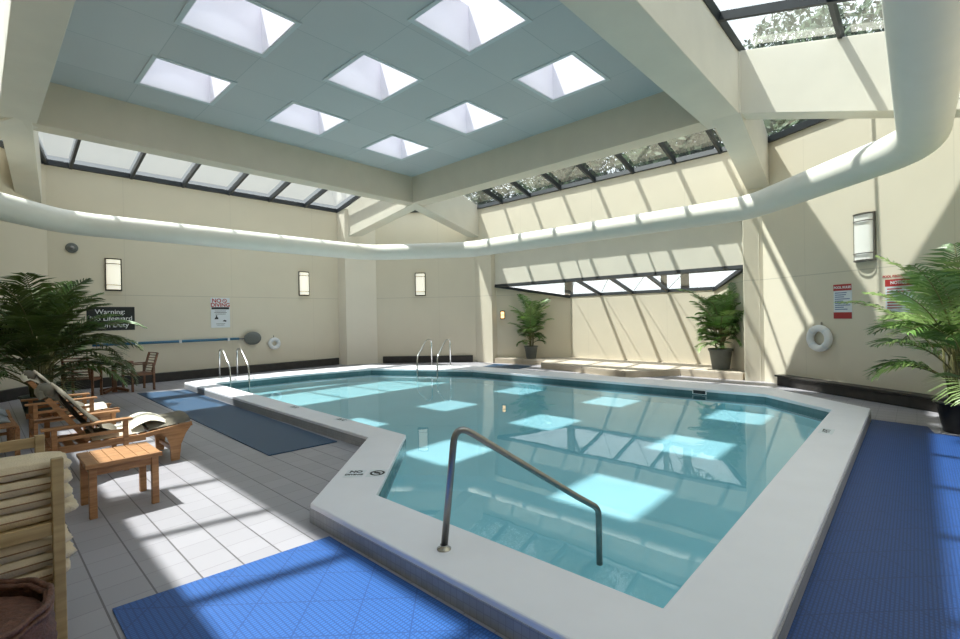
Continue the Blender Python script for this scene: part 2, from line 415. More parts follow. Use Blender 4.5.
# outer curb face in grey tile, slightly inside the coping edge
def inset(poly, d):
    n = len(poly); out = []
    for i in range(n):
        p = Vector(poly[i]); a = (p-Vector(poly[i-1])).normalized(); b = (Vector(poly[(i+1)%n])-p).normalized()
        na = Vector((a.y, -a.x)); nb = Vector((b.y, -b.x)); m = (na+nb).normalized(); k = d/max(.3, m.dot(na))
        out.append((p.x+m.x*k, p.y+m.y*k))
    return out
area = sum(outer[i][0]*outer[(i+1)%9][1]-outer[(i+1)%9][0]*outer[i][1] for i in range(9))
sg = 1 if area < 0 else -1
mb = MB()
oc = inset(outer, .010*sg)
n = len(oc)
for i in range(n):
    a, b = oc[i], oc[(i+1)%n]
    mb.add([(a[0],a[1],-.02),(b[0],b[1],-.02),(b[0],b[1],.125),(a[0],a[1],.125)], [(0,1,2,3)])
curb_i = inset(outer, .08*sg)
# build the curb as a ring just proud of coping's lower half
mb = MB(); mb.ring(inset(outer, -.006*sg), inset(outer, .1*sg), -.01, .112); mb.build('pool_curb', M['curb'], kind='structure')
# basin
ib = inner
mb = MB(); n = len(ib)
for i in range(n):
    a, b = ib[i], ib[(i+1)%n]
    mb.add([(a[0],a[1],-.07),(b[0],b[1],-.07),(b[0],b[1],.096),(a[0],a[1],.096)], [(0,1,2,3)])
mb.build('pool_tile_band', M['band'], kind='structure')
mb = MB()
for i in range(n):
    a, b = ib[i], ib[(i+1)%n]
    mb.add([(a[0],a[1],-.20),(b[0],b[1],-.20),(b[0],b[1],-.07),(a[0],a[1],-.07)], [(0,1,2,3)])
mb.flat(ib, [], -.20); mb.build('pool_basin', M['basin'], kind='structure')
mb = MB(); mb.flat(inset(inner, -.0*sg), [], .028); w_ = mb.build('pool_water', M['water'], kind='structure')
for p in w_.data.polygons:
    if p.normal.z < 0: p.flip()

# alcove platform (zig-zag front)
pl_ = [(11.83,8.45),(11.14,5.36),(12.30,4.45),(12.25,2.96),(NX,2.96),(NB,4.05),(NB,8.62),(NX,10.6),(12.2,10.6),(12.45,8.75)]
pl_ = [(11.75,8.40),(11.10,5.36),(12.30,4.45),(12.2,2.98),(NX,2.98),(NB-.01,4.07),(NB-.01,8.6),(NX,10.66),(12.2,10.66),(12.55,8.75)]
mb = MB(); mb.prism(pl_, 0, .125); mb.build('platform', M['plat_edge'], kind='structure')
mb = MB(); mb.prism(inset(pl_, 0), .125, .17); mb.build('platform_top', M['stone'], kind='structure')

# ------------------------------------------------------------------ ceiling, beams
x0,y0,x1,y1 = BI
cs = [2.62, 4.88, 7.23]; rs = [4.61, 6.99, 9.40]; HS = .575
holes = []
for cx in cs:
    for cy in rs: holes.append([(cx-HS,cy-HS),(cx+HS,cy-HS),(cx+HS,cy+HS),(cx-HS,cy+HS)])
# tessellate by strips (robust)
mb = MB()
xs = [BI[0]-.02]; 
for c in cs: xs += [c-HS, c+HS]
xs.append(BI[2]+.02); ys = [BI[1]-.02]
for c in rs: ys += [c-HS, c+HS]
ys.append(BI[3]+.02)
for i in range(len(xs)-1):
    for j in range(len(ys)-1):
        if i % 2 == 1 and j % 2 == 1: continue
        mb.box(xs[i], ys[j], ZC, xs[i+1], ys[j+1], ZC+.03)
mb.build('ceiling', M['ceil'], kind='structure')
# roof deck above, keeps the plenum dark
WH = .72
mb = MB()
for i in range(len(xs)-1):
    for j in range(len(ys)-1):
        if i % 2 == 1 and j % 2 == 1: continue
        mb.box(xs[i], ys[j], ZC+.03, xs[i+1], ys[j+1], ZC+.40)
mb.build('roof_slab', M['beam'], kind='structure')
wn = 0
for cx in cs:
    for cy in rs:
        wn += 1
        s = struct('window_%d' % wn, (cx, cy, ZC))
        t = .02; mb = MB(); h = HS
        for (a,b,c,d) in ((-h,-h,-h+t,h),(h-t,-h,h,h),(-h+t,-h,h-t,-h+t),(-h+t,h-t,h-t,h)):
            mb.box(a,b,-.005,c,d,WH)
        mb.build('shaft', M['well'], s)
        mb = MB(); e = .055
        for (a,b,c,d) in ((-h-e,-h-e,-h+.004,h+e),(h-.004,-h-e,h+e,h+e),(-h,-h-e,h,-h+.004),(-h,h-.004,h,h+e)):
            mb.box(a,b,-.018,c,d,-.001)
        mb.build('frame', M['curbw'], s)
        mb = MB(); g = 8
        vs = []
        for i in range(g+1):
            for j in range(g+1):
                x = -h+2*h*i/g; y = -h+2*h*j/g
                vs.append((x,y,WH+.16*(1-(x/h)**2)*(1-(y/h)**2)+.01))
        mb.add(vs, [(i*(g+1)+j,(i+1)*(g+1)+j,(i+1)*(g+1)+j+1,i*(g+1)+j+1) for i in range(g) for j in range(g)], True)
        mb.build('dome', M['dome'], s)
# beams (frame)
X0,Y0,X1,Y1 = BO
def beam(name, x0,y0,x1,y1, m=None):
    mb = MB(); mb.box(x0,y0,ZB,x1,y1,ZT); return mb.build(name, m or M['beam'], kind='structure', bevel=.01)
beam('ceiling_beam_left', X0, BI[3], X1, Y1, M['fascia'])
beam('ceiling_beam_near', X0, Y0, X1, BI[1])
beam('ceiling_beam_near_left', X0, BI[1], BI[0], BI[3])
beam('ceiling_beam_back_right', BI[2], BI[1], X1, BI[3], M['fascia'])

# hips
def hip(name, a, b, za, zb, ta, tb, w=.42):
    a = Vector((*a,0)); b = Vector((*b,0)); d = (b-a).normalized(); s = Vector((-d.y, d.x, 0))*w/2
    vs = []
    for p, zl, zh in ((a-d*.2, za, ta), (b+d*.05, zb, tb)):
        vs += [p-s+Vector((0,0,zl)), p+s+Vector((0,0,zl)), p+s+Vector((0,0,zh)), p-s+Vector((0,0,zh))]
    mb = MB(); mb.add(vs, [(0,1,2,3),(7,6,5,4),(0,4,5,1),(1,5,6,2),(2,6,7,3),(3,7,4,0)])
    return mb.build(name, M['beam'], kind='structure', bevel=.01)
def zt(t): return ZT+.0-(ZT-ZS)*t
cBR = (X1-.22, Y1-.22); cBL = (X0+.22, Y1-.22); cFR = (X1-.22, Y0+.22); cFL = (X0+.22, Y0+.22)
hip('roof_hip_1', cBR, V[0], ZB, 4.42, ZT-.05, ZS+.02)
hip('roof_hip_2', cBR, V[1], ZB, 4.42, ZT-.05, ZS+.02)
hip('roof_hip_3', cBL, (.93, 15.0), ZB, 4.42, ZT-.05, ZS+.02)
hip('roof_hip_4', cBL, V[3], ZB, 4.42, ZT-.05, ZS+.02)
hip('roof_hip_5', cFL, V[4], ZB, 4.42, ZT-.05, ZS+.02)
hip('roof_hip_6', cFL, V[5], ZB, 4.2, ZT-.05, ZS+.02)
hip('roof_hip_7', (X1-.16, Y0+.1), (9.34, -1.5), ZB+.1, 3.98, ZT-.05, 5.22, .38)
hip('roof_hip_8', cFR, (12.22, 2.62), ZB, 4.42, ZT-.05, ZS+.02, .46)

# sloped glass bays
def bay(name, A, B, C, D, nodes, glass, purl=(), rw=.06, rh=.13, sw=.11, ends=(True, True)):
    """A-B upper edge, D-C lower edge (A above D). nodes: parameters for rafters given on lower edge (0..1) with matching upper param"""
    A,B,C,D = map(Vector, (A,B,C,D))
    s = struct(name)
    mb = MB(); mb.add([A,B,C,D], [(0,1,2,3)]); mb.build('pane', glass, s)
    n = (B-A).cross(D-A).normalized()
    if n.z < 0: n = -n
    dn = -n*(rh/2)
    mb = MB()
    mb.bar(D+dn*.8, C+dn*.8, sw, rh, n); mb.bar(A+dn, B+dn, sw, rh, n)
    for t_lo, t_up in nodes:
        mb.bar(A+(B-A)*t_up+dn, D+(C-D)*t_lo+dn, rw, rh, n)
    for t in purl:
        mb.bar(A+(D-A)*t+dn*.8, B+(C-B)*t+dn*.8, rw, rh*.8, n)
    mb.build('mullion', M['frame'], s)
    return s
wn = 10
def straight(vals, a, b, lo0, lo1, up0, up1):
    return [((v-lo0)/(lo1-lo0), (v-up0)/(up1-up0)) for v in vals]
e = .02
# back-right bay (rafters run along X)
ysr = [10.16, 9.0, 7.85, 6.7, 5.56, 4.45, 3.38]
bay('window_10', (X1, Y1, ZT-.02), (X1, Y0, ZT-.02), (12.2, 2.5, ZS+e), (12.2, 11.5, ZS+e),
    [((11.5-y)/(11.5-2.5), (Y1-y)/(Y1-Y0)) for y in ysr], M['glassR'])
# left bay (rafters along Y)
xl = [1.67, 2.88, 4.07, 5.27, 6.47, 7.66, 8.87]
bay('window_11', (X0, Y1, ZT-.02), (X1, Y1, ZT-.02), (9.2, 15.1, ZS+e), (1.22, 15.1, ZS+e),
    [((x-1.22)/(9.2-1.22), (x-X0)/(X1-X0)) for x in xl], M['glass'])
# near-left bay (rafters along X)
bay('window_12', (X0, Y1, ZT-.02), (X0, Y0, ZT-.02), (-.78, .9, ZS+e), (-.78, 12.8, ZS+e),
    [((12.8-y)/11.9, (Y1-y)/(Y1-Y0)) for y in (3.87, 5.05, 6.25, 7.42, 8.6, 9.8, 10.9)], M['glass'])
# near-right bay (rafters along Y)
bay('window_13', (X1, Y0, ZT-.02), (X0, Y0, ZT-.02), (.7, -1.53, 5.25+e), (9.39, -1.53, 5.25+e),
    [((9.39-x)/(9.39-.7), (X1-x)/(X1-X0)) for x in (7.95, 6.7, 5.45, 4.2, 2.95, 1.7)], M['glassR'], (.38, .72))
# corner triangles
def tri(name, A, B, C, glass):
    A,B,C = map(Vector, (A,B,C)); s = struct(name)
    mb = MB(); mb.add([A,B,C], [(0,1,2)]); mb.build('pane', glass, s)
    mb = MB(); mb.bar(B+Vector((0,0,-.06)), C+Vector((0,0,-.06)), .12, .13)
    P = A+(B-A)*.05; Q = A+(C-A)*.05
    mb.bar(P+Vector((0,0,-.06)), B+Vector((0,0,-.06)), .1, .12); mb.bar(Q+Vector((0,0,-.06)), C+Vector((0,0,-.06)), .1, .12)
    m = (B+C)/2; mb.bar(A+(m-A)*.1+Vector((0,0,-.05)), m+Vector((0,0,-.05)), .06, .1)
    mb.build('mullion', M['frame'], s)
zz = ZT-.02
tri('window_14', (X1,Y1,zz), (*V[0],ZS+e), (*V[1],ZS+e), M['glassR'])
tri('window_15', (X0,Y1,zz), (*V[2],ZS+e), (*V[3],ZS+e), M['glass'])
tri('window_16', (X0,Y0,zz), (*V[4],ZS+e), (*V[5],5.27), M['glass'])
tri('window_17', (X1,Y0,zz), (9.39,-1.5,5.27), (12.3,2.55,ZS+e), M['glassR'])
# alcove glass
bay('window_18', (NX+.03, NL, 2.70), (NX+.03, NR, 2.70), (NB+.05, 4.05, 2.29), (NB+.05, 8.62, 2.29),
    [((8.62-y)/(8.62-4.05), (NL-y)/(NL-NR)) for y in (7.49, 6.4, 5.31)], M['glassR'], (), .07, .09, .09)
s18 = bpy.data.objects['window_18']
mb = MB()
for a, b in (((NX+.05, NL-.08, 2.64), (NB, 8.62, 2.22)), ((NX+.05, NR+.05, 2.64), (NB, 4.05, 2.22))): mb.bar(a, b, .09, .09)
for y in (8.6, 7.45, 6.35, 5.3): # thin cross braces outside the panes
    mb.bar((NX+.05, y-1.05, 2.74), (NB+.02, y, 2.33), .012, .012)
mb.build('brace', M['frame'], s18)
# fascia closing alcove roof to the outside above lintel handled by trim_1

# ------------------------------------------------------------------ air duct (ring)
def arcpoly(pts, rad, seg=7, closed=False):
    out = []; n = len(pts)
    for i in range(n):
        p = Vector(pts[i])
        if not closed and i in (0, n-1): out.append(p); continue
        a = Vector(pts[i-1]); b = Vector(pts[(i+1)%n])
        da = (a-p).normalized(); db = (b-p).normalized()
        r = min(rad, (a-p).length*.45, (b-p).length*.45)
        for k in range(seg+1):
            t = k/seg
            out.append((p+da*r)*(1-t)**2+p*2*t*(1-t)+(p+db*r)*t*t)
    return out
ZD = 3.72
dp = [(8.2,-.09,ZD),(10.82,2.5,ZD),(10.68,10.3,ZD),(8.7,12.85,ZD),(1.35,12.95,ZD),(-.42,11.1,ZD),(-.42,1.9,ZD),(.6,-.9,ZD),(2.2,-.09,ZD)]
dt = thing('air_duct', 'cream painted round air duct ringing the hall high under the glass', 'duct', (0,0,0))
mb = MB(); mb.tube(arcpoly(dp, .55, 8, True), .245, 24, closed=True); mb.build('pipe', M['duct'], dt)
mb = MB()
for (p, q) in (((11.0,3.3),(11.0,8.7)), ):
    pass
hangers = []
for y in (3.4, 5.6, 7.8, 9.6): hangers.append(((10.85, y, ZD+.2), (12.16, y, ZD+.45)))
for x in (2.3, 4.3, 6.3, 8.0): hangers.append(((x, 13.05, ZD+.2), (x, 15.06, ZD+.45)))
for x in (4.5, 7.5): hangers.append(((x,-.2,ZD+.2), (x,-1.49,ZD+.45)))
for a, b in hangers:
    mb = MB(); mb.bar(a, b, .04, .04); mb.build('bracket', M['duct'], dt)

# ------------------------------------------------------------------ baseboards / dark ledges
def along(a, b, t0, t1, d0, d1, z0, z1):
    """box running parallel to wall a->b, t in metres, d = distance into room"""
    a = Vector((*a,0)); b = Vector((*b,0)); d = (b-a).normalized(); n = Vector((-d.y, d.x, 0))
    pts = [a+d*t0+n*d0, a+d*t1+n*d0, a+d*t1+n*d1, a+d*t0+n*d1]
    vs = [p+Vector((0,0,z0)) for p in pts]+[p+Vector((0,0,z1)) for p in pts]
    return vs, [(0,3,2,1),(4,5,6,7),(0,1,5,4),(1,2,6,5),(2,3,7,6),(3,0,4,7)]
mb = MB(); mb.add(*along(V[1], V[2], .42, 7.88, 0, .10, .0, .24)); mb.build('baseboard_left', M['dark'], kind='structure', bevel=.01)
mb = MB(); mb.add(*along(V[2], V[3], 0.1, 2.9, 0, .10, .0, .24)); mb.build('baseboard_left_chamfer', M['dark'], kind='structure', bevel=.01)
mb = MB(); mb.add(*along(V[0], V[1], .12, 3.35, 0, .10, .0, .24)); mb.build('baseboard_back', M['dark'], kind='structure', bevel=.01)
mb = MB(); mb.add(*along(V[6], V[7], .4, 4.42, 0, .22, .0, .19)); mb.add(*along(V[6], V[7], .4, 4.45, 0, .26, .19, .23)); mb.build('baseboard_right', M['dark'], kind='structure', bevel=.01)

# ------------------------------------------------------------------ wall frames helper
def wall_frame(p, n):
    """matrix: local X = right when facing wall, local Y = up, local Z = out of the wall"""
    n = Vector(n).normalized(); up = Vector((0,0,1)); x = up.cross(n)
    m = Matrix((x, up, n)).transposed().to_4x4(); m.translation = Vector(p); return m
nL = (0,-1,0); nC = (-.77,-.637,0); nR = (-.812,.5835,0)

def place(o, m):
    o.matrix_world = m; return o

# sconces : local mesh in wall frame coordinates
def sconce(p, n, label, lens, w=.31, h=.80, dark=M['bronze'], group='flat box wall lights'):
    t = thing('wall_sconce', label, 'wall light', group=group); place(t, wall_frame(p, n))
    mb = MB(); mb.box(-w/2-.015, -h/2-.015, 0, w/2+.015, h/2+.015, .02)
    mb.build('backplate', dark, t)
    mb = MB(); seg = 8; vs = []
    for i in range(seg+1):
        a = math.pi*i/seg; x = -w/2*math.cos(a)*.96; z_ = .02+.085*math.sin(a)**.7
        vs += [(x,-h/2+.02,z_),(x,h/2-.02,z_)]
    mb.add(vs, [(2*i,2*i+2,2*i+3,2*i+1) for i in range(seg)], True)
    mb.build('lens', lens, t)
    mb = MB()
    for y in (-h/2, -h/2+.13, h/2-.13, h/2):
        pts = [(-w/2*math.cos(math.pi*i/8), y, .02+.105*math.sin(math.pi*i/8)**.7) for i in range(9)]
        for q in range(8): mb.bar(pts[q], pts[q+1], .016, .016, (0,1,0))
    for x in (-w/2-.005, w/2+.005): mb.box(x-.012, -h/2-.01, 0, x+.012, h/2+.01, .035)
    mb.build('cage', dark, t)
    return t
sconce((2.46, 15.07, 2.85), nL, 'rectangular wall light above the black lifeguard sign', M['lens'])
sconce((7.57, 15.07, 2.82), nL, 'rectangular wall light on the left wall near the column', M['lens'], .33, .78)
sconce((10.92, 13.01, 2.80), nC, 'rectangular wall light on the angled wall above the far pool ladder', M['lens'], .34, .8)
sconce((10.93, .655, 2.90), nR, 'large unlit half-cylinder wall light above the white rules sign', M['lensR'], .34, .84, M['steeld'])
sconce((12.50, 10.52, 1.65), (-.836,-.548,0), 'small glowing amber wall light in the alcove by the left palm', M['lensw'], .12, .26)

def plate(name, label, p, n, w, h, mat, cat='sign', r=.0, d=.012):
    t = thing(name, label, cat); place(t, wall_frame(p, n))
    mb = MB(); mb.box(-w/2,-h/2,.001,w/2,h/2,d); p_ = mb.build('panel', mat, t, bevel=.004)
    return p_
def T(x, y, z=.0135): return Matrix.Translation((x, y, z))
# black lifeguard sign
s = plate('lifeguard_sign', 'black wall sign with white lettering behind the left palm', (2.40,15.07,1.725), nL, .98, .60, M['black'])
text('lettering', 'Warning:', .165, M['white'], T(-.02, .17), s, 'CENTER', .001)
text('lettering', 'No Lifeguard', .165, M['white'], T(0, 0), s, 'CENTER', .001)
text('lettering', 'On Duty', .165, M['white'], T(.06, -.17), s, 'CENTER', .001)
# no diving sign
s = plate('no_diving_sign', 'white no diving sign with red heading on the left wall', (4.97,15.07,1.86), nL, .52, .88, M['signw'])
text('heading', 'NO ⊘', .17, M['red'], T(0, .345), s, 'CENTER', .004) if False else text('heading', 'NO', .16, M['red'], T(-.10, .35), s, 'CENTER', .004)
mb = MB(); mb.lathe([(.045,0),(.062,0),(.062,.003),(.045,.003),(.045,0)], (.12,.35,.012), 20); mb.bar((.08,.39,.014),(.16,.31,.014),.014,.003)
mb.build('prohibition_mark', M['red'], s)
text('heading', 'DIVING', .155, M['red'], T(0, .225), s, 'CENTER', .004)
mb = MB(); mb.box(-.24,.10,.012,.24,.165,.015); mb.build('black_bar', M['ink'], s)
for k, w in enumerate((.30,.34,.28)): 
    mb = MB(); mb.box(-w/2,.045-.045*k,.012,w/2,.058-.045*k,.014); mb.build('text_line', M['ink'], s)
mb = MB(); mb.prism([(-.17,-.19),(-.06,-.19),(-.07,-.14),(-.115,-.11),(-.15,-.15)], .012, .015); mb.prism([(.05,-.25),(.15,-.27),(.16,-.235),(.10,-.21)], .012, .015)
mb.lathe([(0,.015),(.022,.015),(.022,.012)], (-.11,-.095,0), 12); mb.build('swimmer_mark', M['ink'], s)
for k, w in enumerate((.24,.2)):
    mb = MB(); mb.box(-w/2,-.33-.04*k,.012,w/2,-.32-.04*k,.014); mb.build('text_line', M['ink'], s)
# rules signs right
def rules(name, label, p, w, h, head, hc, foot, nl, ink, headlines=1):
    s = plate(name, label, p, nR, w, h, M['signw'])
    mb = MB(); mb.box(-w/2,h/2-.12,.012,w/2,h/2,.015); mb.build('header_band', hc, s)
    text('heading', head, w*.165, M['signw'], T(0, h/2-.06, .016), s, 'CENTER', .002)
    if foot:
        mb = MB(); mb.box(-w/2,-h/2,.012,w/2,-h/2+.12,.015); mb.build('footer_band', M['red'], s)
    mb = MB(); random.seed(nl)
    top = h/2-.15; step = (h-.15-(.15 if foot else .04))/nl
    for k in range(nl):
        ww = w*random.uniform(.45,.88)
        mb.box(-w/2+.03, top-step*k-step*.5, .012, -w/2+.03+ww, top-step*k-step*.1, .014)
    mb.build('text_lines', ink, s)
    return s
rules('rules_sign', 'white pool rules sign with red top and bottom bands', (11.20,1.01,1.765), .36, .65, 'POOL RULES', M['red'], True, 9, M['bluei'])
s = rules('rules_sign', 'red and white notice sign partly behind the right palm', (10.61,.20,1.83), .44, .56, 'NOTICE', M['red'], False, 8, M['red'])
text('heading', 'POOL REGULATIONS', .055, M['red'], T(0, .33, .01), s, 'CENTER', .002)

# life rings
def life_ring(p, n, label, r, tr):
    t = thing('life_ring', label, 'life ring'); place(t, wall_frame(p, n))
    mb = MB(); pts = [(r*math.cos(2*math.pi*i/28), r*math.sin(2*math.pi*i/28), tr) for i in range(28)]
    mb.tube(pts, tr, 12, closed=True); fo = mb.build('float', M['white'], t)
    for a in (45,135,225,315):
        mb = MB(); c = Vector((r*math.cos(R(a)), r*math.sin(R(a)), tr)); tan = Vector((-math.sin(R(a)), math.cos(R(a)), 0)); rad = Vector((math.cos(R(a)), math.sin(R(a)), 0))
        pp = [c+(rad*math.cos(2*math.pi*k/12)+Vector((0,0,1))*math.sin(2*math.pi*k/12))*(tr+.004) for k in range(12)]
        o0 = [q-tan*.02 for q in pp]+[q+tan*.02 for q in pp]
        mb.add(o0, [(k,(k+1)%12,12+(k+1)%12,12+k) for k in range(12)], True); mb.build('strap', M['signw'], fo)
    mb = MB(); mb.bar((0, r, .01), (0, r+.12, .01), .02, .02, (0,0,1)); mb.build('hook', M['steel'], t)
life_ring((6.52,15.07,.87), nL, 'small white life ring hanging on the left wall beside the skimmer net', .135, .06)
life_ring((11.45,1.37,1.05), nR, 'white life ring hanging on the right wall below the rules sign', .20, .07)

# skimmer pole
t = thing('skimmer_pole', 'long blue pole with grey leaf net hung along the left wall', 'pool net', (4.0,15.0,1.07))
mb = MB(); mb.tube([(-2.0,0,.0),(1.45,0,0)], .036, 10); mb.build('pole', M['bluepole'], t)
mb = MB(); mb.tube([(1.4,0,0),(1.62,0,0)], .018, 8); mb.build('socket', M['steeld'], t)
mb = MB(); mb.lathe([(0,-.02),(.15,-.03),(.2,-.015),(.215,0),(.2,.02),(.1,.035),(0,.04)], (0,0,0), 24); o = mb.build('net', M['net'], t); o.rotation_euler = (R(90),0,0); o.location = (1.84,-.03,0); o.scale = (1.2,.95,1)
for x in (-1.1, -.1, 1.15):
    mb = MB(); mb.box(x-.03,-.05,-.05,x+.03,.07,.05); mb.build('bracket', M['white'], t)

# smoke detector
t = thing('smoke_detector', 'small round grey detector high on the left wall', 'detector'); place(t, wall_frame((1.66,15.07,3.46), nL))
mb = MB(); mb.lathe([(.12,0),(.12,.03),(.09,.05),(0,.055)], (0,0,0), 24); mb.build('housing', M['net'], t)
mb = MB(); mb.lathe([(.05,.05),(.045,.065),(0,.07)], (0,0,0), 16); mb.build('sensor', M['steeld'], t)

# ------------------------------------------------------------------ rails and ladders
t = thing('pool_handrail', 'large bent steel handrail on the near white coping reaching into the water', 'handrail', (1.98,2.18,.15))
rp = arcpoly([(0,0,0),(.06,-.01,.82),(.115,-.02,.87),(1.0,-.44,.16),(1.0,-.44,.16),(1.01,-.45,-.30)], .14, 7)
rp = arcpoly([(0,0,0),(.08,-.04,.80),(.085,-.04,.83),(1.0,-.56,.07),(1.01,-.565,-.36)], .13, 7)
rp = arcpoly([(0,0,0),(.08,-.04,.78),(1.06,-.49,.055),(1.062,-.49,-.38)], .13, 7)
rp = arcpoly([(0,0,0),(.08,-.04,.78),(.9,-.42,.165)], .13, 7)+arcpoly([(.9,-.42,.165),(1.06,-.49,.055),(1.062,-.49,-.38)], .05, 5)[1:]
mb = MB(); mb.tube(rp, .022, 14); ra = mb.build('rail', M['steeld'], t)
mb = MB(); mb.lathe([(.045,0),(.045,.006),(.026,.012),(.024,.03)], (0,0,0), 20); mb.build('flange', M['steel'], ra)

def ladder(label, pos, ang, gap, back, h):
    """local +Y away from the pool; ladder enters water at y<0"""
    t = thing('pool_ladder', label, 'ladder', (*pos,.15), ang, None)
    for sx in (-gap/2, gap/2):
        pts = arcpoly([(sx,back,0),(sx,back,h),(sx,back*.62,h+.02),(sx,-.10,h*.45),(sx,-.12,-.10),(sx,-.12,-.45)], .13, 5)
        mb = MB(); mb.tube(pts, .021, 10); ra = mb.build('rail', M['steel'], t)
        mb = MB(); mb.lathe([(.045,0),(.045,.008),(.024,.02)], (sx,back,0), 16); mb.build('flange', M['steel'], ra)
    for z_ in (-.22,-.4):
        mb = MB(); mb.box(-gap/2,-.17,z_-.012,gap/2,-.07,z_+.012); mb.build('tread', M['steel'], t)
    return t
ladder('steel grab-rail ladder at the left end of the pool', (4.45,12.33), R(-6), .42, .95, .72)
ladder('steel ladder at the far corner of the pool beneath the angled wall light', (8.72,10.10), R(-62), .60, 1.05, .78)

# ------------------------------------------------------------------ mats
def matobj(label, poly, m, z=.012):
    mb = MB(); mb.prism(poly, .001, z); o = mb.build('pool_mat', m); tag(o, label, 'mat'); return o
matobj('bright blue ribbed mat in the near foreground left of the handrail', [(.50,3.30),(1.75,3.17),(1.75,-.9),(.50,-.9)], M['mat'])
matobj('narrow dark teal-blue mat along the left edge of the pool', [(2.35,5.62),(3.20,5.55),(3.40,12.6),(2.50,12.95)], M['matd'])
matobj('wide blue ribbed mat along the right side of the pool', [(1.76,.485),(8.83,.485),(8.72,-.10),(8.30,-.16),(8.25,-.75),(1.76,-.75)], M['matr'])
matobj('small blue mat on the floor before the alcove platform', [(10.62,4.6),(11.1,4.55),(11.25,3.3),(10.75,3.3)], M['mat'])
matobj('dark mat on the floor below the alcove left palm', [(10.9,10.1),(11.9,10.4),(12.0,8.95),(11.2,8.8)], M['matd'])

# coping decals
t = thing('depth_marker', 'black no diving marker printed on the left corner of the coping', 'marking', (2.48,3.80,.151), R(-47))
def decal_text(body, size, x, y): 
    return text('lettering', body, size, M['ink'], T(x, y, .0), t, 'CENTER', .002)
mb = MB(); mb.box(-.19,-.1,0,-.01,.1,.0012); mb.box(.02,-.1,0,.2,.1,.0012); mb.build('tile', M['signw'], t)
o = text('lettering', 'NO', .075, M['ink'], T(-.10,.045,.002), t, 'CENTER', .003)
o = text('lettering', 'DIVING', .05, M['ink'], T(-.10,-.035,.002), t, 'CENTER', .002)
mb = MB(); mb.lathe([(.05,.0015),(.07,.0015),(.07,.003),(.05,.003)], (.11,.0,0), 24); mb.bar((.065,.045,.002),(.155,-.045,.002),.014,.003)
mb.prism([(.07,.0),(.10,.035),(.15,.0),(.11,-.02)], .001, .003); mb.build('symbol', M['ink'], t)
def depth(label, p, rz, body='3 FT'):
    t = thing('depth_marker', label, 'marking', (*p,.151), rz)
    mb = MB(); mb.box(-.15,-.07,0,.15,.07,.0012); mb.build('tile', M['signw'], t)
    text('lettering', body, .10, M['ink'], T(0,0,.002), t, 'CENTER', .003)
depth('small depth number on the right coping near the far corner', (6.95,.80), R(0), '4 FT')
depth('faint depth number on the left coping beside the teal mat', (3.60,6.1), R(90), '3 FT')
depth('grey depth number on the left coping nearer the first ladder', (3.62,7.6), R(90), '3 FT')
# skimmer opening and gutter fittings on far side of pool
for i, (y, w) in enumerate(((3.05,.22),)):
    t = thing('skimmer_inlet', 'small dark skimmer slot in the tile band on the far side', 'inlet', (9.42,y,.08))
    mb = MB(); mb.box(-.012,-w/2,-.03,.0,w/2,.035); mb.build('opening', M['ink'], t)
    mb = MB()
    mb.box(-.010,-w/2-.02,-.04,.0,w/2+.02,.045)
    mb.build('frame', M['white'], t)

# ------------------------------------------------------------------ palms
def frond(mbL, mbS, base, az, length, lift, droop, nleaf=26, leaf=.34, w=.022, stemlen=.28):
    """arching pinnate leaf; leaflets into mbL, rachis into mbS"""
    pts = []; p = Vector(base); el = lift; n = 18
    d0 = Vector((math.cos(az), math.sin(az), 0))
    for i in range(n+1):
        pts.append(p.copy())
        e = el-droop*(i/n)**1.5
        p = p+(d0*math.cos(e)+Vector((0,0,1))*math.sin(e))*(length/n)
    mbS.tube(pts, [.011*(1-.8*i/n)+.002 for i in range(n+1)], 4, caps=False)
    side = Vector((-d0.y, d0.x, 0))
    for i in range(nleaf):
        t = stemlen+(1-stemlen)*(i+.5)/nleaf
        k = min(n-1, int(t*n)); f = t*n-k
        q = pts[k].lerp(pts[k+1], f); tan = (pts[k+1]-pts[k]).normalized()
        up = side.cross(tan).normalized()
        if up.z < 0: up = -up
        L = leaf*math.sin(math.pi*min(.97, .22+.75*(i+.5)/nleaf))**.8*random.uniform(.85,1.12)
        for sgn in (-1, 1):
            out = (side*sgn*.80+tan*.62+up*.18+Vector((random.uniform(-.1,.1), random.uniform(-.1,.1), random.uniform(-.12,.08)))).normalized()
            m1 = q+out*L*.45; out2 = (out+Vector((0,0,-.45))).normalized(); e_ = m1+out2*L*.55
            wv = tan*w*.5
            wv = (wv+up*w*.15)
            mbL.add([q-wv*.5, q+wv*.5, m1+wv, m1-wv, e_], [(0,1,2,3),(3,2,4)])

